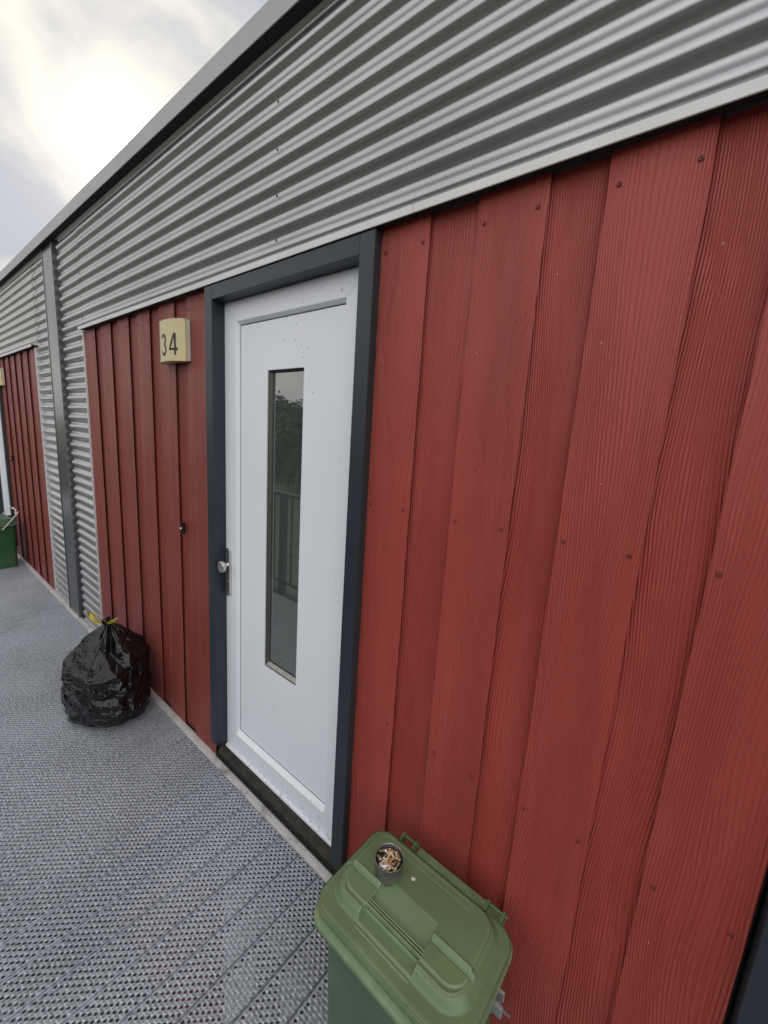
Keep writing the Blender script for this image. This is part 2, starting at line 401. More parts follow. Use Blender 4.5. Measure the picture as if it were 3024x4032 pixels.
# corrugated sheets -------------------------------------------------
PITCH = .0732
def sheet(x0, x1, z0, z1, yo=0., zphase=3.013, name='corrugated_sheet', jag=0):
    depth = .0185; per = 16
    zs = []; n = int((z1-z0)/(PITCH/per)); 
    for i in range(n+1): zs.append(z0+(z1-z0)*i/n)
    def prof(z):
        p = ((z-zphase+.006)/PITCH) % 1.0
        c = math.cos(2*math.pi*p)
        # slightly flattened crests and troughs
        c = math.copysign(abs(c)**.72, c)
        return depth*(.5-.5*c)-.001
    vs = []; fs = []
    for z in zs:
        y = prof(z)+yo
        vs += [(x0, y, z), (x1, y, z), (x1, y+.0012, z), (x0, y+.0012, z)]
    for i in range(len(zs)-1):
        a = i*4; b_ = a+4
        fs += [(a, a+1, b_+1, b_), (a+1, a+2, b_+2, b_+1), (a+2, a+3, b_+3, b_+2), (a+3, a, b_, b_+3)]
    s = MB(); s.add(vs, fs, 0, True)
    o = s.obj(name, SILVER, B)
    o.modifiers.new('e', 'EDGE_SPLIT').split_angle = R_(50)
    return o
sheet(-4.125, -3.60, .004, 3.09)
sheet(-3.632, 4.0, 2.36, 3.09, -.003)
sheet(-12, -4.885, 2.36, 3.09, -.003)
sheet(-5.0, -4.45, .004, 3.09)
sheet(-12, -9.45, .004, 3.09)
def steel_screw(x, z):
    s = link('sheet_screw', SCRM, B, (x, -.0035, z)); s.rotation_euler = (rng.uniform(-.1,.1), rng.random()*3, rng.uniform(-.1,.1))
for z in (2.881, 2.736, 2.592, 2.447):
    steel_screw(-1.385, z); steel_screw(-4.882, z); steel_screw(.9, z); steel_screw(-7.1, z)
for z in (2.734, 2.586, 2.442): steel_screw(-3.612, z)
# pilaster (rainwater casing)
mb = MB(); mb.box(-4.468,-4.197,-.012,.02,.0,3.08); bevel(mb.obj('pilaster', PILA, B), .0025)
for xa in (-4.472, -4.197):
    pass
mb = MB(); mb.box(-4.197,-4.187,-.016,.02,.0,3.08); mb.box(-4.478,-4.468,-.016,.02,.0,3.08); mb.obj('pilaster_lip', simple('pilaster_edge_steel', (.20,.21,.225), .28, .7), B)
mb = MB(); mb.box(-4.186,-4.126,.017,.02,.0,3.08); mb.obj('pilaster_shadow_gap', simple('dark_grey_steel', (.09,.095,.11), .5, .5), B)
# corner trims
for xa in (-3.6165, -4.983):
    mb = MB(); mb.box(xa, xa+.013, -.010, .02, .004, 2.358); bevel(mb.obj('corner_trim', TRIM, B), .001)
# trim above boards
def drip(a, b_):
    s = MB(); P = [(.02,2.3825),(-.035,2.3825),(-.035,2.3615),(-.0325,2.3600),(-.0325,2.3795),(.02,2.3795)]; k = len(P)
    s.add([(a, y, z) for y, z in P]+[(b_, y, z) for y, z in P], [(i, k+i, k+(i+1) % k, (i+1) % k) for i in range(k)]+[tuple(range(k)), tuple(range(k, 2*k))[::-1]])
    q = MB(); q.box(a+.002, b_-.002, -.0322, -.0036, 2.3650, 2.3792); q.obj('trim_shade_fill', DARK, B)  # dark box put in as the shade beneath the trim
    return bevel(s.obj('drip_trim', TRIM, B, fixn=True), .0008)
for a, b_ in ((-3.612,-.7445),(-.7435,4.0)):
    drip(a, b_)
drip(-9.5, -4.965)
# roof edge cap
def cap(a, b_):
    mb = MB(); mb.box(a, b_, -.044, .10, 3.066, 3.147); o = mb.obj('roof_edge_cap', TRIMR, B); bevel(o, .004, 3)
TRIMR = simple('roof_cap_coating', (.36, .36, .37), .38, .6, .5, .08, 3, .0002, 400)
cap(-12, -7.0); cap(-6.998, -2.605); cap(-2.600, 1.5); cap(1.502, 4.0)
mb = MB(); mb.box(-12, 4, -.0425, -.002, 3.0642, 3.0655); mb.obj('eaves_shade_plate', DARK, B)  # thin near-black plate added as the shade under the roof cap
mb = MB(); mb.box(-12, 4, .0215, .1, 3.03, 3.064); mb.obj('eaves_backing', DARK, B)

# ------------------------------------------------------------------ doors
def door(X0, X1, knob_left):
    """opening X0..X1 (dark surround inner edges)"""
    F = .06
    # dark surround: two jambs and a head
    for a, b_ in ((X0-F, X0), (X1, X1+F)):
        mb = MB(); mb.box(a, b_, -.030, .10, .118 if True else 0, 2.358); bevel(mb.obj('door_surround', NAVY, B), .0018)
    mb = MB(); mb.box(X0+.0005, X1-.0005, -.0297, .10, 2.300, 2.358); bevel(mb.obj('door_surround', NAVY, B), .0018)
    # sill and threshold
    mb = MB(); y0, y1 = -.012, .034
    mb.add([(X0-.055,.006,.036),(X1+.055,.006,.036),(X1+.055,.034,.094),(X0-.055,.034,.094),(X0-.055,.006,.01),(X1+.055,.006,.01),(X1+.055,.10,.01),(X0-.055,.10,.01),(X0-.055,.10,.094),(X1+.055,.10,.094)],
           [(0,1,2,3),(4,5,1,0),(3,2,9,8),(8,9,6,7),(1,5,6,9,2),(0,3,8,7,4)])
    bevel(mb.obj('door_sill', SILL, B), .002)
    mb = MB(); mb.box(X0-.058, X1+.058, -.0015, .0055, .004, .031); bevel(mb.obj('threshold_track', TRACK, B), .001)
    mb = MB(); mb.box(X0-.0585, X1+.0585, -.0060, -.0040, .010, .022); mb.obj('threshold_track', TRACK, B)
    mb = MB(); mb.box(X1+F+.0002, X1+F+.0016, -.0275, -.0003, .11, 2.3575); mb.obj('jamb_edge_strip', GASKET, B)  # thin black strip along the outer side of the right jamb
    # white frame ring with inner bevel
    a0, a1, z0, z1 = X0+.001, X1-.001, .101, 2.299
    i0, i1, j0, j1 = a0+.092, a1-.106, .218, 2.216       # face inner edge
    if not knob_left: i0, i1 = a0+.106, a1-.092
    r0, r1, s0, s1 = i0+.011, i1-.012, .232, 2.203       # recess edge at panel
    yf, yp = .030, .046
    def rect(x0, x1, z0, z1, y): return [(x0,y,z0),(x1,y,z0),(x1,y,z1),(x0,y,z1)]
    mb = MB(); vs = rect(a0,a1,z0,z1,yf) + rect(i0,i1,j0,j1,yf) + rect(r0,r1,s0,s1,yp) + rect(r0,r1,s0,s1,.075) + rect(a0,a1,z0,z1,.095)
    fs = []
    for base in (0, 4, 8):
        for k in range(4): fs.append((base+k, base+(k+1) % 4, base+4+(k+1) % 4, base+4+k))
    for k in range(4): fs.append((k, 16+k, 16+(k+1) % 4, (k+1) % 4))
    mb.add(vs, fs); D = mb.obj('door', WHITE, B)
    bevel(D, .0012)
    # mitre hairlines
    ML_ = simple('mitre_line', (.4,.42,.45), .6)
    for (x, z, xx, zz) in ((a0+.004, z0+.02, i0, j0), (a1-.004, z0+.02, i1, j0), (a1-.004, z1-.004, i1, j1), (a0+.004, z1-.004, i0, j1)):
        mb = MB(); n = Vector((-(zz-z), 0, xx-x)).normalized()*.0005
        mb.add([(x-n.x, yf-.0003, z-n.z), (x+n.x, yf-.0003, z+n.z), (xx+n.x, yf-.0003, zz+n.z), (xx-n.x, yf-.0003, zz-n.z)], [(0,1,2,3)])
        mb.obj('mitre_joint', ML_, D)
    # panel with rounded window hole
    g0, g1, h0, h1 = X0+.303, X1-.330, .682, 2.008
    if not knob_left: g0, g1 = X0+.330, X1-.303
    def rr(x0, x1, z0, z1, r, y, n=5):
        out = []
        for cx, cz, st in ((x1-r,z0+r,-90),(x1-r,z1-r,0),(x0+r,z1-r,90),(x0+r,z0+r,180)):
            for k in range(n+1):
                a = R_(st+90*k/n); out.append((cx+r*math.cos(a), y, cz+r*math.sin(a)))
        return out
    n = 6
    P0, P1, Q0, Q1 = r0+.0045, r1-.0022, s0+.003, s1-.0042
    ring = rr(g0,g1,h0,h1,.007,yp-.001); N4 = len(ring)
    outer = []
    corners = [(P1,yp-.001,Q0),(P1,yp-.001,Q1),(P0,yp-.001,Q1),(P0,yp-.001,Q0)]
    mb = MB(); vs = ring + corners; fs = []
    for c_ in range(4):
        for k in range(n-1): fs.append((c_*n+k, N4+c_, c_*n+k+1))
        fs.append((c_*n+n-1, N4+c_, N4+(c_+1) % 4, ((c_+1)*n) % N4))
    mb.add(vs, fs)
    inner = [(x, .078, z) for x, y, z in ring]
    mb.add(ring+inner, [(k, (k+1) % N4, N4+(k+1) % N4, N4+k) for k in range(N4)])
    p = mb.obj('door_panel', WHITE, D, fixn=False)
    mb = MB(); mb.box(r0, r1, yp+.002, yp+.004, s0, h0-.012); mb.box(r0, r1, yp+.002, yp+.004, h1+.012, s1); mb.box(r0, g0-.012, yp+.002, yp+.004, h0-.012, h1+.012); mb.box(g1+.012, r1, yp+.002, yp+.004, h0-.012, h1+.012)
    mb.obj('panel_gasket', GASKET, D)
    gx = r0+.0004
    mb = MB(); mb.box(gx, gx+.0038, yp-.0014, yp+.0015, s0+.001, s1-.001); mb.obj('seal_line', GASKET, D)
    mb = MB(); mb.box(gx+.0042, r1-.0006, yp-.0012, yp+.0015, s1-.0042, s1-.0004); mb.obj('seal_line', GASKET, D)
    mb = MB(); mb.box(gx+.0042, r1-.0006, yp-.0012, yp+.0015, s0+.0004, s0+.0042); mb.obj('seal_line', GASKET, D)
    # window: black outer gasket line, spacer frame, pane
    ra = rr(g0+.0008,g1-.0008,h0+.0008,h1-.0008,.006,.050); rb = rr(g0+.005,g1-.005,h0+.005,h1-.005,.004,.052)
    rc = rr(g0+.012,g1-.012,h0+.021,h1-.008,.002,.064); rd = rr(g0+.015,g1-.015,h0+.028,h1-.010,.002,.065)
    mb = MB(); q = len(ra)
    mb.add(ra+rb, [(k, (k+1) % q, q+(k+1) % q, q+k) for k in range(q)], 1)
    mb.add(rb+rc, [(k, (k+1) % q, q+(k+1) % q, q+k) for k in range(q)], 0)
    mb.add(rc+rd, [(k, (k+1) % q, q+(k+1) % q, q+k) for k in range(q)], 1)
    mb.obj('window_frame', [SPACER, GASKET], D)
    mb = MB(); mb.add([(g0+.006,.0515,h0+.0062),(g1-.006,.0515,h0+.0062),(g1-.012,.0632,h0+.0212),(g0+.012,.0632,h0+.0212)], [(0,1,2,3)])
    mb.obj('glazing_bead', simple('pale_glazing_bead', (.34,.34,.32), .45, 0, .5, .2, 60), D)
    mb = MB(); mb.add([(g0+.006,.0655,h0+.006),(g1-.006,.0655,h0+.006),(g1-.006,.0655,h1-.006),(g0+.006,.0655,h1-.006)], [(0,1,2,3)])
    mb.obj('window_pane', GLASS, D)
    # drip bead at foot of panel
    mb = MB(); mb.add([(i0,.030,.212),(i1,.030,.212),(i1,.024,.214),(i0,.024,.214),(i1-.003,.044,.2275),(i0+.003,.044,.2275)], [(0,1,2,3),(3,2,4,5),(0,3,5),(1,4,2)])
    mb.obj('drip_bead', BEAD, D)
    # bottom weather bar
    mb = MB(); mb.box(a0-.0, a1+.0, .019, .0298, .094, .108); bevel(mb.obj('weather_bar', WHITE, D), .002)
    # handle plate
    hx = X0+.034 if knob_left else X1-.034
    pl = MB(); w = .016; zz0, zz1 = .955, 1.196; ch = .010
    prof = [(-w,zz0+ch),(-w+ch*.6,zz0),(w-ch*.6,zz0),(w,zz0+ch),(w,zz1-ch),(w-ch*.6,zz1),(-w+ch*.6,zz1),(-w,zz1-ch)]
    k = len(prof); pl.add([(hx+a, .0175, b_) for a, b_ in prof]+[(hx+a, .0297, b_) for a, b_ in prof], [tuple(range(k))]+[(i, k+i, k+(i+1) % k, (i+1) % k) for i in range(k)])
    hp = pl.obj('handle_plate', STEEL, D); bevel(hp, .0015)
    kb = MB(); kz = 1.113
    kb.tube([(hx,.018,kz),(hx,.012,kz)], [.0135,.011], 20); kb.tube([(hx,.014,kz),(hx,-.006,kz-.002)], .0095, 20)
    kb.tube([(hx,-.004,kz-.004),(hx,-.0055,kz-.004),(hx,-.018,kz-.004),(hx,-.0205,kz-.004)], [.0250,.0280,.0280,.0250], 28, smooth=True)
    ko = kb.obj('door_knob', STEEL, D); ko.modifiers.new('e','EDGE_SPLIT').split_angle = R_(40)
    lc = MB(); lc.tube([(hx,.018,1.026),(hx,.010,1.026)], [.0095,.0085], 16); lc.box(hx-.005, hx+.005, .0105, .018, 1.000, 1.026); lc.box(hx-.0012, hx+.0012, .0092, .0098, 1.020, 1.032, 1)
    lc.obj('lock_cylinder', [BRASSY, DARK], D)
    return D
for mb_ in lower_doors: mb_.obj('lower_door', WHITE, B)
door(-1.803, -.939, True)
door(-7.63, -6.766, False)
# window surround at the right edge
mb = MB(); mb.box(.203,.36,-.030,.10,.118,2.358); bevel(mb.obj('window_surround', NAVY, B), .0018)
mb = MB(); mb.box(.36,1.7,-.0297,.10,.118,.30); mb.box(.36,1.7,-.0297,.10,2.29,2.358); mb.box(1.7,1.78,-.030,.10,.118,2.358); mb.obj('window_surround', NAVY, B)
mb = MB(); mb.box(.36,1.7,.05,.06,.30,2.29); mb.obj('window_pane', GLASS, B)
mb = MB(); mb.box(.2,1.8,-.02,.10,.005,.114); mb.obj('window_sill', SILL, B)

# ------------------------------------------------------------------ walkway of perforated steel planks
WK = empty('walkway'); tag(WK, kind='structure')
def plank_mesh():
    W = .1224; pitch = .0125; x00 = .00675; ncol = 9; nrow = 116
    s = MB(); vs = s.v
    def ringv(cx, cy, r, z, n): return [(cx+r*math.cos(2*math.pi*(k+.5)/n), cy+r*math.sin(2*math.pi*(k+.5)/n), z) for k in range(n)]
    h = pitch/2
    for i in range(ncol):
        for j in range(nrow):
            cx = x00+h+i*pitch; cy = -(h+j*pitch)
            sq = [(cx+h,cy,0),(cx+h,cy+h,0),(cx,cy+h,0),(cx-h,cy+h,0),(cx-h,cy,0),(cx-h,cy-h,0),(cx,cy-h,0),(cx+h,cy-h,0)]
            if (i+j) % 2 == 0:
                n = 16
                def rg(r, z): return [(cx+r*math.cos(2*math.pi*k/n), cy+r*math.sin(2*math.pi*k/n), z) for k in range(n)]
                a = rg(.00615, 0.0); b_ = rg(.0057, .0010); c_ = rg(.0053, .0008); d = rg(.0052, -.0040)
                o = len(s.v); s.v += sq+a+b_+c_+d
                for k in range(8):
                    q0 = o+k; q1 = o+(k+1) % 8; r0 = o+8+2*k; r1 = o+8+2*k+1; r2 = o+8+(2*k+2) % n
                    for f in ((q0, r1, r0), (q0, q1, r1), (q1, r2, r1)):
                        s.f.append(f); s.mi.append(0); s.sm.append(True)
                for lv in range(3):
                    for k in range(n):
                        s.f.append((o+8+lv*n+k, o+8+lv*n+(k+1) % n, o+8+(lv+1)*n+(k+1) % n, o+8+(lv+1)*n+k)); s.mi.append(0); s.sm.append(True)
            else:
                n = 8
                def rg(r, z): return [(cx+r*math.cos(2*math.pi*k/n), cy+r*math.sin(2*math.pi*k/n), z) for k in range(n)]
                a = rg(.0040, .0014); b_ = rg(.0025, .0021); c_ = rg(.0024, -.003)
                o = len(s.v); s.v += sq+a+b_+c_
                for lv in range(3):
                    for k in range(n):
                        s.f.append((o+lv*n+k, o+lv*n+(k+1) % n, o+(lv+1)*n+(k+1) % n, o+(lv+1)*n+k)); s.mi.append(0); s.sm.append(True)
    Lr = nrow*pitch; x1 = x00+ncol*pitch
    e = .0042
    for (xa, xb, sg) in ((x00, 0, 0), (x1, W, 1)):
        inn = xa; out = xb
        st = [(inn, 0), (out+(e if sg == 0 else -e), 0), (out+(.001 if sg == 0 else -.001), -.001), (out, -.003), (out, -.045)]
        vv = [(x, 0, z) for x, z in st]+[(x, -Lr, z) for x, z in st]; k = 5
        ff = [(i, i+1, k+i+1, k+i) if sg == 0 else (i, k+i, k+i+1, i+1) for i in range(4)]
        s.add(vv, ff, 0, True)
    for y in (0, -Lr):
        s.add([(e, y, 0), (W-e, y, 0), (W-e, y-.0001, -.02), (e, y-.0001, -.02)], [(0,1,2,3)])
    # merge shared verts not needed; keep triangles cheap
    me = s.mesh('grating_plank', [GALV]); return me
PM = plank_mesh()
x = -.992-.125*88
while x < 1.6:
    o = link('grating_plank', PM, WK, (x+.0009, -.036, rng.uniform(-.0008,.0008))); x += .125
# kerb strip between planks and wall
kprof = [(-.0345,-.02),(-.0345,.002),(-.0325,.0065),(-.028,.0095),(-.004,.0125),(.004,.0125),(.004,-.02)]
def kerb(a, b_):
    s = MB(); k = len(kprof); nn = max(2, int((b_-a)/.05)); vs = []
    for i in range(nn+1):
        xx = a+(b_-a)*i/nn
        vs += [(xx, y+.0008*fbm(xx*3, y*9, 0, 2), z) for y, z in kprof]
    s.add(vs, [(i*k+j, i*k+j+1, (i+1)*k+j+1, (i+1)*k+j) for i in range(nn) for j in range(k-1)], 0, True)
    s.obj('kerb_strip', CURB, WK)
for a, b_ in ((-11.9,-8.0),(-7.998,-5.2),(-5.198,-4.02),(-4.018,-1.538),(-1.5365,.6),(.6015,2)): kerb(a, b_)
BEAM = simple('dark_steel_beam', (.05,.055,.06), .5, .5)
mb = MB(); mb.box(-12,2,-1.60,-1.49,-.26,-.004); mb.box(-12,2,-.045,-.005,-.20,-.048); mb.obj('edge_beam', BEAM, WK)
for k in range(5):
    mb = MB(); xx = -11+k*3.1; mb.box(xx, xx+.12, -1.49,-.045,-.2,-.05); mb.obj('cross_beam', BEAM, WK)
# pale items lying on the paving under the gallery are only stains in its colour

RAILP = simple('grey_rail_paint', (.055,.062,.066), .5)
# railing -----------------------------------------------------------
RL = empty('gallery_railing', (-4,-1.62,0)); tag(RL, 'dark steel gallery railing with thin upright bars facing the trees', 'railing')
mb = MB(); mb.box(-8,6,-.025,.025,1.06,1.10); mb.obj('top_rail', RAILP, RL)
mb = MB(); mb.box(-8,6,-.012,.012,.07,.10); mb.obj('bottom_rail', RAILP, RL)
mb = MB(); mb.box(-.009,.009,-.009,.009,.10,1.06); BAL = mb.mesh('baluster', [RAILP])
mb = MB(); mb.box(-.035,.035,-.03,.03,-.2,1.06); PST = mb.mesh('rail_post', [RAILP])
k = 0; x = -8
while x < 6:
    if k % 12 == 6: link('rail_post', PST, RL, (x+.01,0,0))
    else: link('baluster', BAL, RL, (x,0,0))
    x += .155; k += 1
# ------------------------------------------------------------------ wall lamp with house number
CREAM = simple('yellowed_lamp_plastic', (.62, .54, .30), .4, var=.06, scale=12)
PALE = simple('white_lamp_base', (.62, .62, .60), .5, var=.05, scale=20)
INK = simple('black_number_film', (.02, .02, .018), .5)
LAMP_W = .255
def lamp_y(u):      # front surface depth along the width, u in 0..1
    return -.026-.040*math.sin(math.pi*u)**.65
def make_lamp(x0, digits, label):
    T = empty('house_number_lamp', (x0, 0, 2.064)); tag(T, label, 'wall lamp', 'cream wall lamps beside the front doors')
    Hh = .191; mb = MB(); mb.box(.004, LAMP_W+.001, -.0145, -.0008, .003, Hh-.003); bevel(mb.obj('lamp_base', PALE, T), .002)
    n = 28; s = MB(); vs = []; 
    for z in (0, Hh):
        vs += [(LAMP_W*k/n, lamp_y(k/n), z) for k in range(n+1)]
    vs += [(0, -.012, 0), (LAMP_W, -.015, 0), (0, -.012, Hh), (LAMP_W, -.015, Hh)]
    a = n+1; q = 2*a
    s.add(vs, [(k, k+1, a+k+1, a+k) for k in range(n)], 0, True)
    s.add(vs, [tuple([q, q+1]+list(range(n, -1, -1)))[::-1], tuple([q+2, q+3]+[a+k for k in range(n, -1, -1)]), (q, 0, a, q+2), (n, q+1, q+3, a+n)], 0)
    o = s.obj('lamp_cover', CREAM, T, fixn=True); bevel(o, .003, 2)
    # digits as thin raised film following the curve
    def stroke(name, lines, cx, cz):
        s = MB()
        for pts, wd in lines:
            pts = [(a0[0]+(b0[0]-a0[0])*t_/8, a0[1]+(b0[1]-a0[1])*t_/8) for a0, b0 in zip(pts, pts[1:]) for t_ in range(8)]+[pts[-1]] if len(pts) < 5 else pts
            L_ = len(pts); vv = []
            for i, p in enumerate(pts):
                p = Vector(p); d = (Vector(pts[min(i+1, L_-1)])-Vector(pts[max(i-1, 0)])).normalized(); nn = Vector((-d.y, d.x))*wd/2
                for sg in (1, -1):
                    X = cx+(p.x+nn.x*sg)*1.06; Z = cz+(p.y+nn.y*sg)*1.08; Y = lamp_y(min(max(X/LAMP_W, 0), 1))
                    vv += [(X, Y-.0014, Z)]
            s.add(vv, [(2*i, 2*i+1, 2*i+3, 2*i+2) for i in range(L_-1)]+[(2*i, 2*i+2, 2*i+3, 2*i+1) for i in range(0)])
        return s.obj(name, INK, T)
    def arc(cx, cy, rx, ry, a0, a1, n=14): return [(cx+rx*math.cos(R_(a0+(a1-a0)*k/n)), cy+ry*math.sin(R_(a0+(a1-a0)*k/n))) for k in range(n+1)]
    w = .0108
    D3 = [(arc(0, .0225, .0175, .0190, 165, -80), w), (arc(0, -.0205, .0190, .0215, 82, -165), w)]
    D4 = [([(.011, .046), (.011, -.046)], .0105), ([(-.026, -.021), (.025, -.021)], .0100), ([(.0085, .0455), (.0, .028), (-.012, .004), (-.0225, -.0175)], .0095)]
    D6 = [(arc(0, -.018, .018, .022, 0, 360, 24), w), ([(-.017,-.012),(-.012,.02),(.004,.042)], w)]
    xx = {'34': ((D3, .118), (D4, .190)), '36': ((D3, .118), (D6, .190))}[digits]
    return T, stroke, xx
T, st, xx = make_lamp(-2.310, '34', 'cream house number lamp reading 34 on the red boards left of the white door')
st('house_number', xx[0][0], .119, .0770); st('house_number', xx[1][0], .197, .0770)
T, st, xx = make_lamp(-6.745, '34', 'far cream wall lamp cut off by the left edge of the photograph')

# ------------------------------------------------------------------ doorbells
def bell(x, z, label):
    T = empty('doorbell', (x, 0, z)); tag(T, label, 'doorbell', 'push button doorbells on the red boards')
    s = MB(); n = 10; w = .0125; h = .031; vs = []
    for zz in (-h, h): vs += [(-w+2*w*k/n, -.010-.009*math.sin(math.pi*k/n), zz) for k in range(n+1)]+[(w, 0, zz), (-w, 0, zz)]
    q = n+3
    s.add(vs, [(k, (k+1) % q, q+(k+1) % q, q+k) for k in range(q)]+[tuple(range(q))[::-1], tuple(range(q, 2*q))])
    o = s.obj('bell_housing', simple('black_bell_plastic', (.012,.012,.014), .25), T, fixn=True); bevel(o, .0015)
    s = MB(); s.tube([(0,-.017,0),(0,-.0215,0),(0,-.0225,0)], [.0058,.0058,.0045], 16); s.obj('bell_button', simple('white_button', (.8,.8,.78), .35), T)
bell(-2.168, 1.222, 'small black doorbell with white button beside the door under the lamp reading 34')
bell(-6.47, 1.235, 'tiny black doorbell on the far red boards near the left edge')

# ------------------------------------------------------------------ green bins
def green_mat(name, col, moss):
    m, t, b = mat(name)
    c = N(t, 'ShaderNodeTexCoord'); sx = N(t, 'ShaderNodeSeparateXYZ'); t.links.new(c.outputs['Object'], sx.inputs[0])
    def noi(sc, det=4, rough=.55):
        n = N(t, 'ShaderNodeTexNoise'); n.inputs['Scale'].default_value = sc; n.inputs['Detail'].default_value = det; n.inputs['Roughness'].default_value = rough
        t.links.new(c.outputs['Object'], n.inputs['Vector']); return n.outputs[0]
    r = N(t, 'ShaderNodeValToRGB'); e = r.color_ramp.elements
    e[0].position = .35; e[0].color = (*[v*.88 for v in col], 1); e[1].position = .7; e[1].color = (*[min(1, v*1.12+.01) for v in col], 1)
    t.links.new(noi(5), r.inputs[0])
    # algae towards the left end and at edges
    le = N(t, 'ShaderNodeMapRange'); t.links.new(sx.outputs[0], le.inputs[0]); le.inputs[1].default_value = .09; le.inputs[2].default_value = .0; le.inputs[3].default_value = 0; le.inputs[4].default_value = .26
    fr = N(t, 'ShaderNodeMapRange'); t.links.new(sx.outputs[1], fr.inputs[0]); fr.inputs[1].default_value = -.335; fr.inputs[2].default_value = -.36; fr.inputs[3].default_value = -.25; fr.inputs[4].default_value = 0
    al = N(t, 'ShaderNodeMapRange'); t.links.new(M(t, 'ADD', M(t, 'ADD', noi(20, 7, .7), le.outputs[0]), fr.outputs[0]), al.inputs[0]); al.inputs[1].default_value = .70-moss*.25; al.inputs[2].default_value = .80-moss*.2; al.inputs[4].default_value = .8
    m1 = N(t, 'ShaderNodeMix', data_type='RGBA'); t.links.new(al.outputs[0], m1.inputs[0]); t.links.new(r.outputs[0], m1.inputs[6]); m1.inputs[7].default_value = (.15, .135, .04, 1) if moss < .5 else (.14,.15,.09,1)
    # pale scuffs
    sc = M(t, 'GREATER_THAN', noi(110, 4, .8), .745)
    m2 = N(t, 'ShaderNodeMix', data_type='RGBA'); t.links.new(M(t, 'MULTIPLY', sc, .35), m2.inputs[0]); t.links.new(m1.outputs[2], m2.inputs[6]); m2.inputs[7].default_value = (.4, .45, .38, 1)
    t.links.new(m2.outputs[2], b.inputs['Base Color'])
    gm = N(t, 'ShaderNodeNewGeometry'); pt = N(t, 'ShaderNodeMapRange'); t.links.new(gm.outputs['Pointiness'], pt.inputs[0]); pt.inputs[1].default_value = .505; pt.inputs[2].default_value = .56; pt.inputs[4].default_value = .55
    m3_ = N(t, 'ShaderNodeMix', data_type='RGBA'); t.links.new(M(t, 'MULTIPLY', pt.outputs[0], noi(30, 3)), m3_.inputs[0]); t.links.new(m2.outputs[2], m3_.inputs[6]); m3_.inputs[7].default_value = (.42, .52, .34, 1)  # convex ridges coloured lighter: edge wear plus painted highlights
    # fine scratches
    wv = N(t, 'ShaderNodeTexNoise'); wv.inputs['Scale'].default_value = 1.0; wv.inputs['Detail'].default_value = 3
    ms_ = N(t, 'ShaderNodeMapping'); ms_.inputs['Scale'].default_value = (14, 500, 60); ms_.inputs['Rotation'].default_value = (0, 0, .5); t.links.new(c.outputs['Object'], ms_.inputs[0]); t.links.new(ms_.outputs[0], wv.inputs['Vector'])
    sr = M(t, 'MULTIPLY', M(t, 'GREATER_THAN', wv.outputs[0], .69), .22)
    m4_ = N(t, 'ShaderNodeMix', data_type='RGBA'); t.links.new(sr, m4_.inputs[0]); t.links.new(m3_.outputs[2], m4_.inputs[6]); m4_.inputs[7].default_value = (.36, .42, .32, 1)
    t.links.new(m4_.outputs[2], b.inputs['Base Color'])
    b.inputs['Roughness'].default_value = .34; b.inputs['Specular IOR Level'].default_value = .55
    bp = N(t, 'ShaderNodeBump'); bp.inputs['Distance'].default_value = .0003; t.links.new(noi(500, 2), bp.inputs['Height']); t.links.new(bp.outputs[0], b.inputs['Normal'])
    return m
GREEN = green_mat('green_bin_plastic', (.132, .208, .098), 0.0)
GREEN_B = green_mat('green_bin_body', (.068, .145, .062), 0.0)
GREEN_F = green_mat('mossy_green_plastic', (.045, .13, .055), .45)
GREEN_FB = green_mat('deep_green_plastic', (.02, .10, .03), 0.0)
# bin local frame: origin at (-.66,0) on the floor, x 0...457, y -.385..-.095
BX0 = -.660
def rrect(x0, x1, y0, y1, r, n=8):
    out = []
    for cx, cy, st in ((x1-r,y0+r,-90),(x1-r,y1-r,0),(x0+r,y1-r,90),(x0+r,y0+r,180)):
        for k in range(n+1):
            a = R_(st+90*k/n); out.append((cx+r*math.cos(a), cy+r*math.sin(a)))
    return out
def loft(levels, mi=0, s=None):
    s = s or MB(); q = len(levels[0][0]); vs = []
    for ring, z in levels: vs += [(x, y, z) for x, y in ring]
    s.add(vs, [(i*q+k, i*q+(k+1) % q, (i+1)*q+(k+1) % q, (i+1)*q+k) for i in range(len(levels)-1) for k in range(q)], mi, True)
    return s
def sdf(X, Y, x0, x1, y0, y1, r):
    cx, cy = (x0+x1)/2, (y0+y1)/2
    dx = np.abs(X-cx)-(x1-x0)/2+r; dy = np.abs(Y-cy)-(y1-y0)/2+r
    return np.hypot(np.maximum(dx, 0), np.maximum(dy, 0))+np.minimum(np.maximum(dx, dy), 0)-r
def ss(d, w):   # 1 inside, 0 outside across width w centred at 0
    t = np.clip(.5-d/w, 0, 1); return t*t*(3-2*t)
LZ = .545
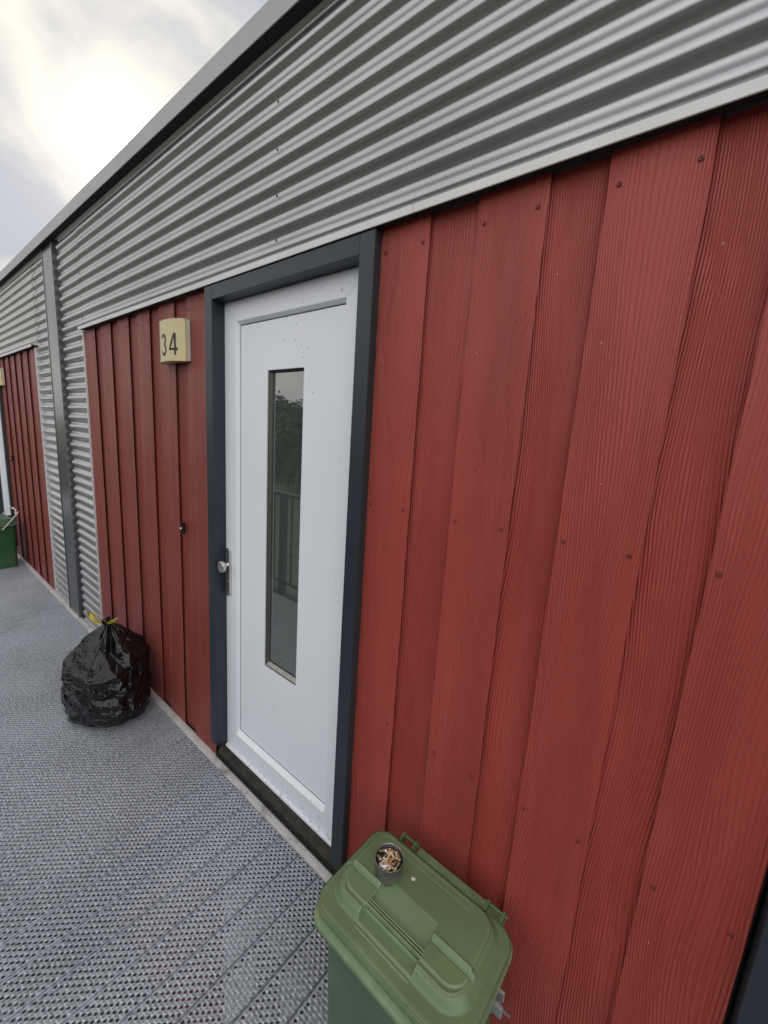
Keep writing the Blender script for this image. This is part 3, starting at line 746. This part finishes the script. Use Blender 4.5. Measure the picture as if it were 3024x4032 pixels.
def lid_mesh():
    x0, x1, y0, y1 = .003, .455, -.385, -.096
    nx, ny = 300, 196
    X, Y = np.meshgrid(np.linspace(x0, x1, nx), np.linspace(y0, y1, ny), indexing='ij')
    Z = np.zeros_like(X)
    P1 = sdf(X, Y, .024, .420, -.338, -.108, .055)
    Z += .019*ss(P1, .022)
    P2 = sdf(X, Y, .034, .404, -.310, -.118, .042)
    Z += .0035*ss(P2, .004)
    # back half a touch higher
    Z += .003*ss(P2, .004)*(1-ss(Y+.252, .006)*1.0)
    # ridge between arcs
    Z += .0022*np.exp(-((P1+.016)/.003)**2)*(Y < -.25)
    # ribs
    for a, b_ in ((.014, .128), (.299, .412)):
        R2 = np.hypot(np.maximum(np.maximum(a-X, X-b_), 0), Y+.2525)
        Z += .0065*np.sqrt(np.clip(1-(R2/.0075)**2, 0, 1))
        Z += -.002*np.exp(-((Y+.2625)/.0025)**2)*((X > a) & (X < b_))
    # sloping well
    inx = ss(sdf(X, Y, .131, .299, -.5, .5, .001), .004)
    t = np.clip((-.222-Y)/.066, 0, 1)
    well = .0255-.021*t
    cut = inx*ss(np.abs(Y+.266)-.044, .003)
    Z = Z*(1-cut)+np.minimum(Z, well)*cut
    # grip notch in front
    notch = ss(sdf(X, Y, .127, .299, -.356, -.311, .004), .005)
    Z = Z*(1-notch)+np.minimum(Z, .004)*notch
    # small lip bead in the notch
    Z += .0022*np.exp(-((Y+.3525)/.0018)**2)*ss(sdf(X, Y, .127, .299, -.5, .5, .001), .004)
    # embossed long strip near the back
    E1 = np.abs(sdf(X, Y, .06, .343, -.146, -.129, .004))
    Z -= .0012*np.exp(-(E1/.0013)**2)
    # shallow line along flange
    FL = sdf(X, Y, .003, .455, -.385, -.096, .05)
    Z -= .0025*(1-ss(FL+.006, .008))*1.0
    Z += .0016*np.exp(-((FL+.004)/.002)**2)
    # rounded corner: fold outside points on to the outline
    o = FL > 0
    cx, cy = (x0+x1)/2, (y0+y1)/2
    hx, hy, r = (x1-x0)/2-.05, (y1-y0)/2-.05, .05
    qx = np.clip(X-cx, -hx, hx)+cx; qy = np.clip(Y-cy, -hy, hy)+cy
    d = np.hypot(X-qx, Y-qy)+1e-9
    X2 = np.where(o, qx+(X-qx)/d*r, X); Y2 = np.where(o, qy+(Y-qy)/d*r, Y)
    vs = np.stack([X2, Y2, LZ+Z], -1).reshape(-1, 3)
    idx = np.arange(nx*ny).reshape(nx, ny)
    fs = np.stack([idx[:-1,:-1], idx[1:,:-1], idx[1:,1:], idx[:-1,1:]], -1).reshape(-1, 4)
    s = MB(); s.v = [tuple(v) for v in vs.tolist()]; s.f = [tuple(f) for f in fs.tolist()]; s.mi = [0]*len(s.f); s.sm = [True]*len(s.f)
    rim = rrect(x0, x1, y0, y1, .05)
    def ex(r, e): 
        return [(x+(e if x > cx else -e), y+(e if y > cy else -e)) for x, y in r]
    loft([(rim, LZ-.026), (ex(rim, .0012), LZ-.004), (rim, LZ-.0005)], 0, s)
    return s
LID = lid_mesh()
def make_bin(loc, label, mats, handle):
    ml, mbd = mats
    T = empty('food_waste_bin', loc); tag(T, label, 'bin', 'green food waste bins against the red wall')
    # body: tapered rounded box with rim flange
    s = MB(); cx, cy = .229, -.225
    def rc(hx, hy, r, oy=0): return rrect(cx-hx, cx+hx, cy-hy+oy, cy+hy+oy, r)
    loft([(rc(.185,.125,.035), .0), (rc(.190,.130,.04), .02), (rc(.203,.143,.045), .44), (rc(.206,.146,.045), .488), (rc(.212,.152,.048), .490),
          (rc(.2245,.1615,.052,-.012), .495), (rc(.2275,.1645,.054,-.014), .500), (rc(.2275,.1645,.054,-.014), .512), (rc(.2235,.161,.052,-.014), .5155), (rc(.210,.150,.048), .516), (rc(.198,.138,.045), .515), (rc(.192,.133,.04), .03)], 0, s)
    b0 = rc(.185,.125,.035); s.add([(x, y, .0005) for x, y in b0], [tuple(range(len(b0)))[::-1]])
    s.box(.130, .410, -.098, -.052, .503, .518)
    s.obj('bin_body', mbd, T)
    me = LID.mesh('lid', [ml]); lid = link('lid', me, T)
    for k, y in enumerate((-.2925, -.2995, -.3065)):
        q = MB(); q.box(.127, .302, y-.0016, y+.0016, LZ+.004, LZ+.0225); bevel(q.obj('slat', ml, lid), .0008)
    # hinge lugs and pins
    for a in (.080, .364):
        q = MB()
        for xx in (a, a+.044):
            q.add([(xx,-.100,LZ-.012),(xx,-.100,LZ+.006),(xx,-.072,LZ+.010),(xx,-.064,LZ+.002),(xx,-.070,LZ-.012),
                   (xx+.005,-.100,LZ-.012),(xx+.005,-.100,LZ+.006),(xx+.005,-.072,LZ+.010),(xx+.005,-.064,LZ+.002),(xx+.005,-.070,LZ-.012)],
                  [(4,3,2,1,0),(5,6,7,8,9),(0,1,6,5),(1,2,7,6),(2,3,8,7),(3,4,9,8),(4,0,5,9)])
        q.tube([(a-.006,-.074,LZ+.001),(a+.056,-.074,LZ+.001)], .0042, 12)
        q.obj('hinge', mbd, T)
    # handle
    W_ = simple('white_coated_wire', (.72,.72,.70), .4) if handle != 'down' else simple('dull_zinc_wire', (.36,.36,.37), .4, .5)
    q = MB()
    if handle == 'down':
        for sx_ in (.462, -.004):
            q.tube([(sx_,-.205,.478),(sx_,-.20,.462),(sx_,-.12,.33),(sx_,-.075,.26)], .004, 10)
        q.tube([(.462,-.075,.26),(.40,-.035,.20),(.06,-.035,.20),(-.004,-.075,.26)], .004, 10)
    else:
        z0 = .462
        q.tube([(.462,-.205,z0),(.462,-.075,z0+.165),(.445,-.055,z0+.19),(.37,-.075,z0+.155),(.33,-.06,z0+.185),(.31,-.06,z0+.188)], .0055, 10)
        q.tube([(-.004,-.205,z0),(-.004,-.075,z0+.165),(.012,-.055,z0+.19),(.09,-.075,z0+.155),(.13,-.06,z0+.185),(.15,-.06,z0+.188)], .0055, 10)
        q.tube([(.30,-.058,z0+.192),(.16,-.058,z0+.192)], .009, 12)
    q.obj('handle', W_, T)
    q = MB()
    for sx_ in (.4425, .0155): 
        q.box(sx_-.012, sx_+.012, -.222, -.188, .458, .486)
    q.obj('handle_bracket', mbd if handle != 'down' else ml, T)
    if handle == 'down':
        q = MB(); q.box(.452,.476,-.226,-.216,.470,.500); q.box(.452,.470,-.200,-.192,.478,.505); bevel(q.obj('handle_clip', W_, T), .002)
    return T
NB = make_bin((BX0,0,.003), 'near green food waste bin with the ash tin on its lid', (GREEN, GREEN_B), 'down')
FB = make_bin((-6.565,0,.003), 'far green bin with white wire handle raised, standing at the left edge', (GREEN_F, GREEN_FB), 'up')
# crumpled white paper on far bin
s = MB(); nn = 7; vs = []
for i in range(nn):
    for j in range(nn):
        vs.append((.11*i/(nn-1)-.055, .09*j/(nn-1)-.045, .012+.022*abs(fbm(i*.6, j*.6, 3, 3))))
s.add(vs, [(i*nn+j, (i+1)*nn+j, (i+1)*nn+j+1, i*nn+j+1) for i in range(nn-1) for j in range(nn-1)])
o = s.obj('paper_scrap', simple('white_paper', (.75,.75,.66), .7), None, (-6.24,-.285,.566)); o.modifiers.new('s','SOLIDIFY').thickness = .001
tag(o, 'crumpled white paper lying on the lid of the far green bin', 'paper')
s = MB(); s.add([(0,0,0),(.010,.003,0),(.012,-.006,.0015),(.004,-.009,.0005),(.0,-.005,.001)], [(0,4,3,2,1)])
o = s.obj('paper_scrap', simple('white_flake', (.8,.8,.8), .7), None, (-.478,-.176,LZ+.0295)); o.modifiers.new('s','SOLIDIFY').thickness = .0006
tag(o, 'tiny white flake on the near green lid right of the ash tin', 'paper')

# ------------------------------------------------------------------ ash tin with cigarette butts
TX, TY, TZ = -.537, -.209, LZ+.003+.0262
TIN = simple('grimy_tin', (.30,.29,.28), .42, .7, .5, .3, 40, .0003, 200)
T = empty('ash_tin', (TX, TY, TZ)); tag(T, 'round grey metal tin full of cigarette butts on the near green lid', 'ashtray')
n = 48; s = MB(); vs = []; 
prof = [(.0375,0),(.0385,.002),(.0400,.045),(.0412,.0455),(.0412,.0475),(.0398,.0478),(.0390,.044),(.0382,.010),(.0005,.010)]
for r, z in prof: vs += [(r*math.cos(2*math.pi*k/n), r*math.sin(2*math.pi*k/n), z+(.0006*math.sin(k*.9) if z > .04 else 0)) for k in range(n)]
s.add(vs, [(i*n+k, i*n+(k+1) % n, (i+1)*n+(k+1) % n, (i+1)*n+k) for i in range(len(prof)-1) for k in range(n)], 0, True)
o = s.obj('tin_can', TIN, T)
ASH = simple('wet_ash', (.018,.014,.012), .7, var=.6, scale=120, bump=.003, bscale=90)
s = MB(); vs = [(0,0,.036)]; 
for ir in range(1, 9):
    for k in range(24):
        r = .0385*ir/8; a = 2*math.pi*k/24; vs.append((r*math.cos(a), r*math.sin(a), .034+.004*fbm(r*90*math.cos(a), r*90*math.sin(a), 1, 3)))
fs = [(0, 1+k, 1+(k+1) % 24) for k in range(24)]
for ir in range(7):
    for k in range(24): fs.append((1+ir*24+k, 1+(ir+1)*24+k, 1+(ir+1)*24+(k+1) % 24, 1+ir*24+(k+1) % 24))
s.add(vs, fs, 0, True); s.obj('ash', ASH, T)
BUT = []
for i, c_ in enumerate(((.50,.34,.19), (.62,.48,.31), (.48,.20,.07), (.22,.15,.09))):
    BUT.append(simple('butt_filter_%s' % ('tan','cream','orange','dirty')[i], c_, .75, var=.35, scale=260))
WHT = simple('cigarette_paper', (.78,.75,.72), .7, var=.12, scale=200); CHAR = simple('charred_tip', (.03,.025,.02), .9)
butts = [(-.004,.022,-8,0,1),(-.008,.012,12,1,1),(-.020,.004,-72,0,3),(-.006,-.001,-38,1,1),(.004,.006,-60,0,0),(.016,.009,-50,3,0),(.028,.005,62,0,2),(.013,-.001,-30,2,2),(.010,-.009,2,1,1),
         (.022,-.009,-10,0,0),(.018,-.017,-20,0,1),(-.004,-.021,32,3,1),(.018,-.026,40,1,0),(.016,-.031,-25,1,1),(-.009,-.010,-40,3,3),(-.028,.000,80,3,3),(-.018,.018,60,3,3),(-.009,-.028,20,3,0),(.030,-.014,70,0,3),(.026,.020,-50,3,3),(-.028,-.014,75,3,3),(.002,.030,10,3,3)]
BL = ['thick cream cigarette butt lying level near the back rim of the tin', 'cream butt with white end just in front of the rearmost thick butt', 'dirty upright leaning butt left of the middle of the tin',
      'pale tapering butt slanting down through the middle of the tin', 'short tan butt touching the pale slanting middle one', 'dirty fat butt right of the middle beneath the back cream one', 'tan butt standing against the right rim of the tin',
      'orange brown cigarette butt near the middle of the tin', 'broad cream butt in front of the orange brown one', 'stubby tan butt right of the broad cream one', 'tan spotted butt below the broad cream one, near the right rim',
      'sooty butt left of the white bent end', 'crumbling cream butt close to the front right rim', 'cream butt end hanging nearest to the front rim of the tin', 'blackened butt half sunk in ash left of the middle',
      'sooty butt against the left rim of the tin', 'sooty butt at the back left of the tin', 'small sooty butt at the front left of the tin', 'dirty butt low against the right rim', 'dirty butt at the back right rim of the tin', 'dark butt at the left front, under the rim', 'dark butt buried at the very back of the tin']
for i, (bx, by, ang, kind, _k) in enumerate(butts):
    # photo-plane layout turned to the tin's own axes
    ca, sa = math.cos(R_(-38)), math.sin(R_(-38))
    X = bx*ca-by*sa; Y = bx*sa+by*ca
    rr_ = math.hypot(X, Y); lim = .0275
    if rr_ > lim: X *= lim/rr_; Y *= lim/rr_
    Lb = rng.uniform(.018,.025) ; rb = rng.uniform(.0038,.0045)
    s = MB(); sq = [rng.uniform(.75,1.05) for _ in range(4)]
    s.tube([(-Lb/2,0,0),(-Lb/6,0,.0004),(Lb/5,0,-.0004)], [rb, rb*sq[0], rb*sq[1]], 9, 0); s.tube([(Lb/5,0,-.0004),(Lb*.42,0,.0006)], [rb*sq[1]*.97, rb*sq[2]], 9, 1); s.tube([(Lb*.42,0,.0006),(Lb/2,0,.0008)], [rb*sq[2]*.95, rb*.6], 9, 2)
    o = s.obj('cigarette_butt', [BUT[kind], WHT if i % 3 else BUT[1], CHAR], None, (TX+X, TY+Y, TZ+.0385+rng.uniform(0,.004)), )
    o.rotation_euler = (rng.random()*6, rng.uniform(-.3,.3), R_(ang-38))
    lb = BL[i]; g_ = 'cigarette butts in the tin'
    tag(o, lb, 'cigarette butt', g_)
s = MB(); s.tube([(-.011,0,0),(-.004,0,0),(.006,0,.001),(.012,0,.002)], [.0022,.0042,.0040,.0020], 9)
o = s.obj('cigarette_butt', WHT, None, (TX+.004, TY-.029, TZ+.046)); o.rotation_euler = (0,-.5,R_(18)); o.scale = (1,1,.7)
tag(o, 'clean white bent cigarette end at the rim of the tin', 'cigarette butt')

# ------------------------------------------------------------------ rubbish bag
def bag_mat():
    m, t, b = mat('black_bag_film')
    b.inputs['Base Color'].default_value = (.005,.005,.006,1); b.inputs['Roughness'].default_value = .10; b.inputs['IOR'].default_value = 1.5
    c = N(t, 'ShaderNodeTexCoord')
    mp = N(t, 'ShaderNodeMapping'); mp.inputs['Scale'].default_value = (1.0, 1.0, 2.6); mp.inputs['Rotation'].default_value = (.35,.45,0)
    t.links.new(c.outputs['Object'], mp.inputs[0])
    n = N(t, 'ShaderNodeTexNoise'); n.inputs['Scale'].default_value = 4.2; n.inputs['Detail'].default_value = 3; n.inputs['Roughness'].default_value = .5; n.inputs['Distortion'].default_value = .9
    t.links.new(mp.outputs[0], n.inputs['Vector'])
    a = M(t, 'ABSOLUTE', M(t, 'SUBTRACT', n.outputs[0], .5))
    n2 = N(t, 'ShaderNodeTexNoise'); n2.inputs['Scale'].default_value = 22; n2.inputs['Detail'].default_value = 2; t.links.new(mp.outputs[0], n2.inputs['Vector'])
    h = M(t, 'ADD', M(t, 'MULTIPLY', a, 3.0), M(t, 'MULTIPLY', M(t, 'ABSOLUTE', M(t, 'SUBTRACT', n2.outputs[0], .5)), .10))
    bp = N(t, 'ShaderNodeBump'); bp.inputs['Distance'].default_value = .008; t.links.new(h, bp.inputs['Height']); t.links.new(bp.outputs[0], b.inputs['Normal'])
    return m
BAG = empty('rubbish_bag', (-2.725,-.235,.003)); tag(BAG, 'full black rubbish bag tied with yellow drawstring on the steel walkway', 'rubbish bag')
s = MB(); NA, NZ = 300, 240; H_ = .56; vs = []
keys = [(0,.10),(.01,.215),(.05,.262),(.15,.272),(.30,.262),(.45,.250),(.56,.236),(.66,.205),(.76,.158),(.86,.102),(.93,.052),(.965,.028),(.985,.021),(1.0,.030)]
def rad(u):
    for (a, ra), (b_, rb) in zip(keys, keys[1:]):
        if u <= b_:
            t = (u-a)/(b_-a); return ra+(rb-ra)*t
    return keys[-1][1]
def ridge(x, y, z, o=3):
    v = 0; a = 1; f = 1; tot = 0
    for _ in range(o):
        v += a*(1-2*abs(noise.noise(Vector((x*f, y*f, z*f))))); tot += a; a *= .5; f *= 2.1
    return v/tot
for iz in range(NZ+1):
    u = iz/NZ; r0 = (rad(u)+rad(max(0,u-.012))+rad(min(1,u+.012)))/3
    for ia in range(NA):
        th = 2*math.pi*ia/NA; ct, st_ = math.cos(th), math.sin(th)
        z = u*H_
        r = r0
        # big soft dents and sharp creases
        amp = min(1, u*14)*min(1, (1-u)*7+.06)
        # horizontal slumped folds, tilted
        fold = ridge(ct*1.6+3, st_*1.6, z*5.5+.9*ct-.6*st_, 3)
        r += .028*amp*(fold-.45)
        r += .036*amp*noise.noise(Vector((ct*1.5, st_*1.5, z*4+7)))
        dv, pv = noise.voronoi(Vector((ct*1.15+5, st_*1.15+2, z*(3.6+4*(u < .45))+.5*ct)))
        r += .085*amp*(min(dv[1]-dv[0], .42)-.2)*(.55 if u < .45 else 1)
        dv, pv = noise.voronoi(Vector((ct*2.6+1.2*z, st_*2.6+8, z*8-1.0*st_)))
        r += .014*amp*(min(dv[1]-dv[0], .4)-.2)
        # gathered pleats near the neck
        g = max(0, min(1, (u-.62)/.3)); 
        pl = math.sin(th*9+2.2*noise.noise(Vector((ct*2, st_*2, u*3))))+.6*math.sin(th*17+1+3*u)
        r += .014*g*pl*min(1, r0/.08)
        # slumped collar: overhang belt at mid height
        belt = math.exp(-((u-.60-.05*math.sin(th*2+.5))/.035)**2)
        r += .018*belt
        # corner tuck at the foot
        r *= 1+.05*math.cos(2*(th-.5))*(1-u)
        x = r*ct*1.03+.010*math.sin(u*5)+.018*u; y = r*st_*.82-.005+.020*u
        y = min(y, .222)
        zz = z*(1-.05*(1-u)*0)+ (.010*noise.noise(Vector((ct*2, st_*2, 5)))*amp)
        zz = max(zz, 0)
        vs.append((x, y, zz))
fs = [(i*NA+k, i*NA+(k+1) % NA, (i+1)*NA+(k+1) % NA, (i+1)*NA+k) for i in range(NZ) for k in range(NA)]
fs.append(tuple(range(NA))[::-1]); fs.append(tuple(NZ*NA+k for k in range(NA)))
s.add(vs, fs, 0, True)
FILM = bag_mat()
s.obj('bag_body', FILM, BAG)
# frilled top above the tie
s = MB(); vs = []; n = 60
for j in range(6):
    for k in range(n):
        th = 2*math.pi*k/n; r = .020+.006*j*(1+.5*math.sin(th*5+1))*.55; vs.append((.028+r*math.cos(th), .012+r*math.sin(th), H_-.004+.0045*j+.006*math.sin(th*4+2)*j/5))
s.add(vs, [(i*n+k, i*n+(k+1) % n, (i+1)*n+(k+1) % n, (i+1)*n+k) for i in range(5) for k in range(n)], 0, True)
s.obj('bag_neck', FILM, BAG)
YEL = simple('yellow_drawstring_film', (.72,.62,.06), .45, var=.1, scale=30)
def ribbon(pts, w, tw=0.):
    s = MB(); vs = []; L_ = len(pts)
    for i, p in enumerate(pts):
        p = Vector(p); d = (Vector(pts[min(i+1, L_-1)])-Vector(pts[max(i-1, 0)])).normalized()
        sd_ = d.cross(Vector((0,.5,1))).normalized(); a = tw*i/L_; up = d.cross(sd_); e = sd_*math.cos(a)+up*math.sin(a)
        # crumpled v-section
        vs += [p+e*w/2, p+up*w*.18, p-e*w/2]
    s.add(vs, [(3*i+j, 3*i+j+1, 3*i+j+4, 3*i+j+3) for i in range(L_-1) for j in range(2)], 0, True)
    o = s.obj('drawstring', YEL, BAG); o.modifiers.new('s','SOLIDIFY').thickness = .0015; return o
K = (.028, .0, H_)
ribbon([(.030,-.015,H_+.0),(.0,-.045,H_+.012),(-.040,-.060,H_+.028),(-.080,-.062,H_+.040),(-.100,-.055,H_+.046)], .022, .7)
ribbon([(.025,-.012,H_+.004),(-.01,-.030,H_+.035),(-.045,-.040,H_+.050),(-.062,-.046,H_+.047),(-.040,-.052,H_+.024),(.0,-.038,H_+.004)], .019, .9)
ribbon([(.045,.0,H_+.004),(.075,.018,H_+.026),(.105,.030,H_+.044),(.120,.034,H_+.056)], .017, .6)
ribbon([(.045,.0,H_+.002),(.082,.010,H_+.016),(.108,.024,H_+.034)], .014, 1.2)

# ------------------------------------------------------------------ trees beyond the railing (seen mirrored in the door glass)
LEAF = []
for i, c_ in enumerate(((.055,.080,.045),(.080,.110,.055),(.042,.062,.038))):
    LEAF.append(simple('foliage_%s' % ('mid','light','dark')[i], c_, .7, var=.3, scale=1.5))
BARK = simple('bark', (.09,.07,.05), .9, var=.3, scale=12)
def crown_mesh(seed, R0, Hc, nleaf, mats):
    r = random.Random(seed); s = MB()
    cl = []
    for _ in range(26):
        a = r.random()*6.283; el = r.uniform(-.9,1.2); q = r.uniform(.35,.95)
        cl.append((R0*q*math.cos(a)*math.cos(el), R0*q*math.sin(a)*math.cos(el), Hc*.5*q*math.sin(el), r.uniform(.22,.42)*R0))
    for k in range(nleaf):
        cx, cy, cz, cr_ = r.choice(cl)
        d = Vector((r.gauss(0,1), r.gauss(0,1), r.gauss(0,1))).normalized()*cr_*(r.random()**.4)
        p = Vector((cx, cy, cz))+d
        a = Vector((r.gauss(0,1), r.gauss(0,1), r.gauss(0,.7))).normalized(); b_ = a.cross(Vector((r.gauss(0,1), r.gauss(0,1), 1))).normalized()
        L_ = r.uniform(.13,.24); w = L_*.35
        s.add([p-a*L_, p+b_*w, p+a*L_, p-b_*w], [(0,1,2,3)], r.randrange(3))
    return s.mesh('crown', mats)
CM = [crown_mesh(5, 2.6, 4.0, 5200, LEAF), crown_mesh(8, 2.2, 4.6, 5200, LEAF)]
def trunk_mesh():
    s = MB(); s.tube([(0,0,0),(.05,.02,1.4),(-.04,.05,2.6),(.1,0,4.0)], [.20,.15,.12,.06], 10)
    for a in range(5):
        th = a*1.3; s.tube([(0,0,2.2+.25*a),(.7*math.cos(th),.7*math.sin(th),3.1+.25*a),(1.5*math.cos(th),1.5*math.sin(th),4.0+.3*a)], [.08,.05,.02], 7)
    return s.mesh('trunk', [BARK])
TM = trunk_mesh()
spots = [(-46,-22,1.30),(-41,-19,1.18),(-36.5,-21,1.32),(-32,-18.5,1.20),(-27.5,-20,1.34),(-23,-17.5,1.14),(-18,-19.5,1.28),(-13,-18,1.16),(-8,-20,1.3),(-3,-18,1.12),(2,-20,1.25),(8,-19,1.2),(14,-21,1.3)]
desc = ['first from the left','second from the left','third from the left','fourth from the left','fifth from the left','sixth from the left','in the middle of the row','sixth from the right','fifth from the right','fourth from the right','third from the right','second from the right','first from the right']
for i, (x, y, sc) in enumerate(spots):
    T = empty('broadleaf_tree', (x, y, GZ-.05), (0,0,i*1.7)); T.scale = (sc*.9, sc*.9, sc*.84)
    tag(T, 'dark leafy tree of the row beyond the lawn, '+desc[i], 'tree', 'trees beyond the railing')
    link('trunk', TM, T); link('crown', CM[i % 2], T, (0,0,4.4))
s = MB(); r = random.Random(3)
for k in range(26000):
    x = r.uniform(-75, 40); y = -26+r.uniform(-2.5,2.5); z = r.random()**.8*(5.7+.5*math.sin(x*.35)+.5*math.sin(x*.9+1))
    a = Vector((r.gauss(0,1), r.gauss(0,.6), r.gauss(0,1))).normalized(); b_ = a.cross(Vector((r.gauss(0,1), 1, r.gauss(0,1)))).normalized()
    L_ = r.uniform(.25,.5); p = Vector((x, y, z))
    s.add([p-a*L_, p+b_*L_*.5, p+a*L_, p-b_*L_*.5], [(0,1,2,3)], r.randrange(3))
o = s.obj('far_thicket', LEAF, None, (0,0,GZ)); tag(o, 'dense dark thicket behind the row of trees', 'thicket', kind='stuff')
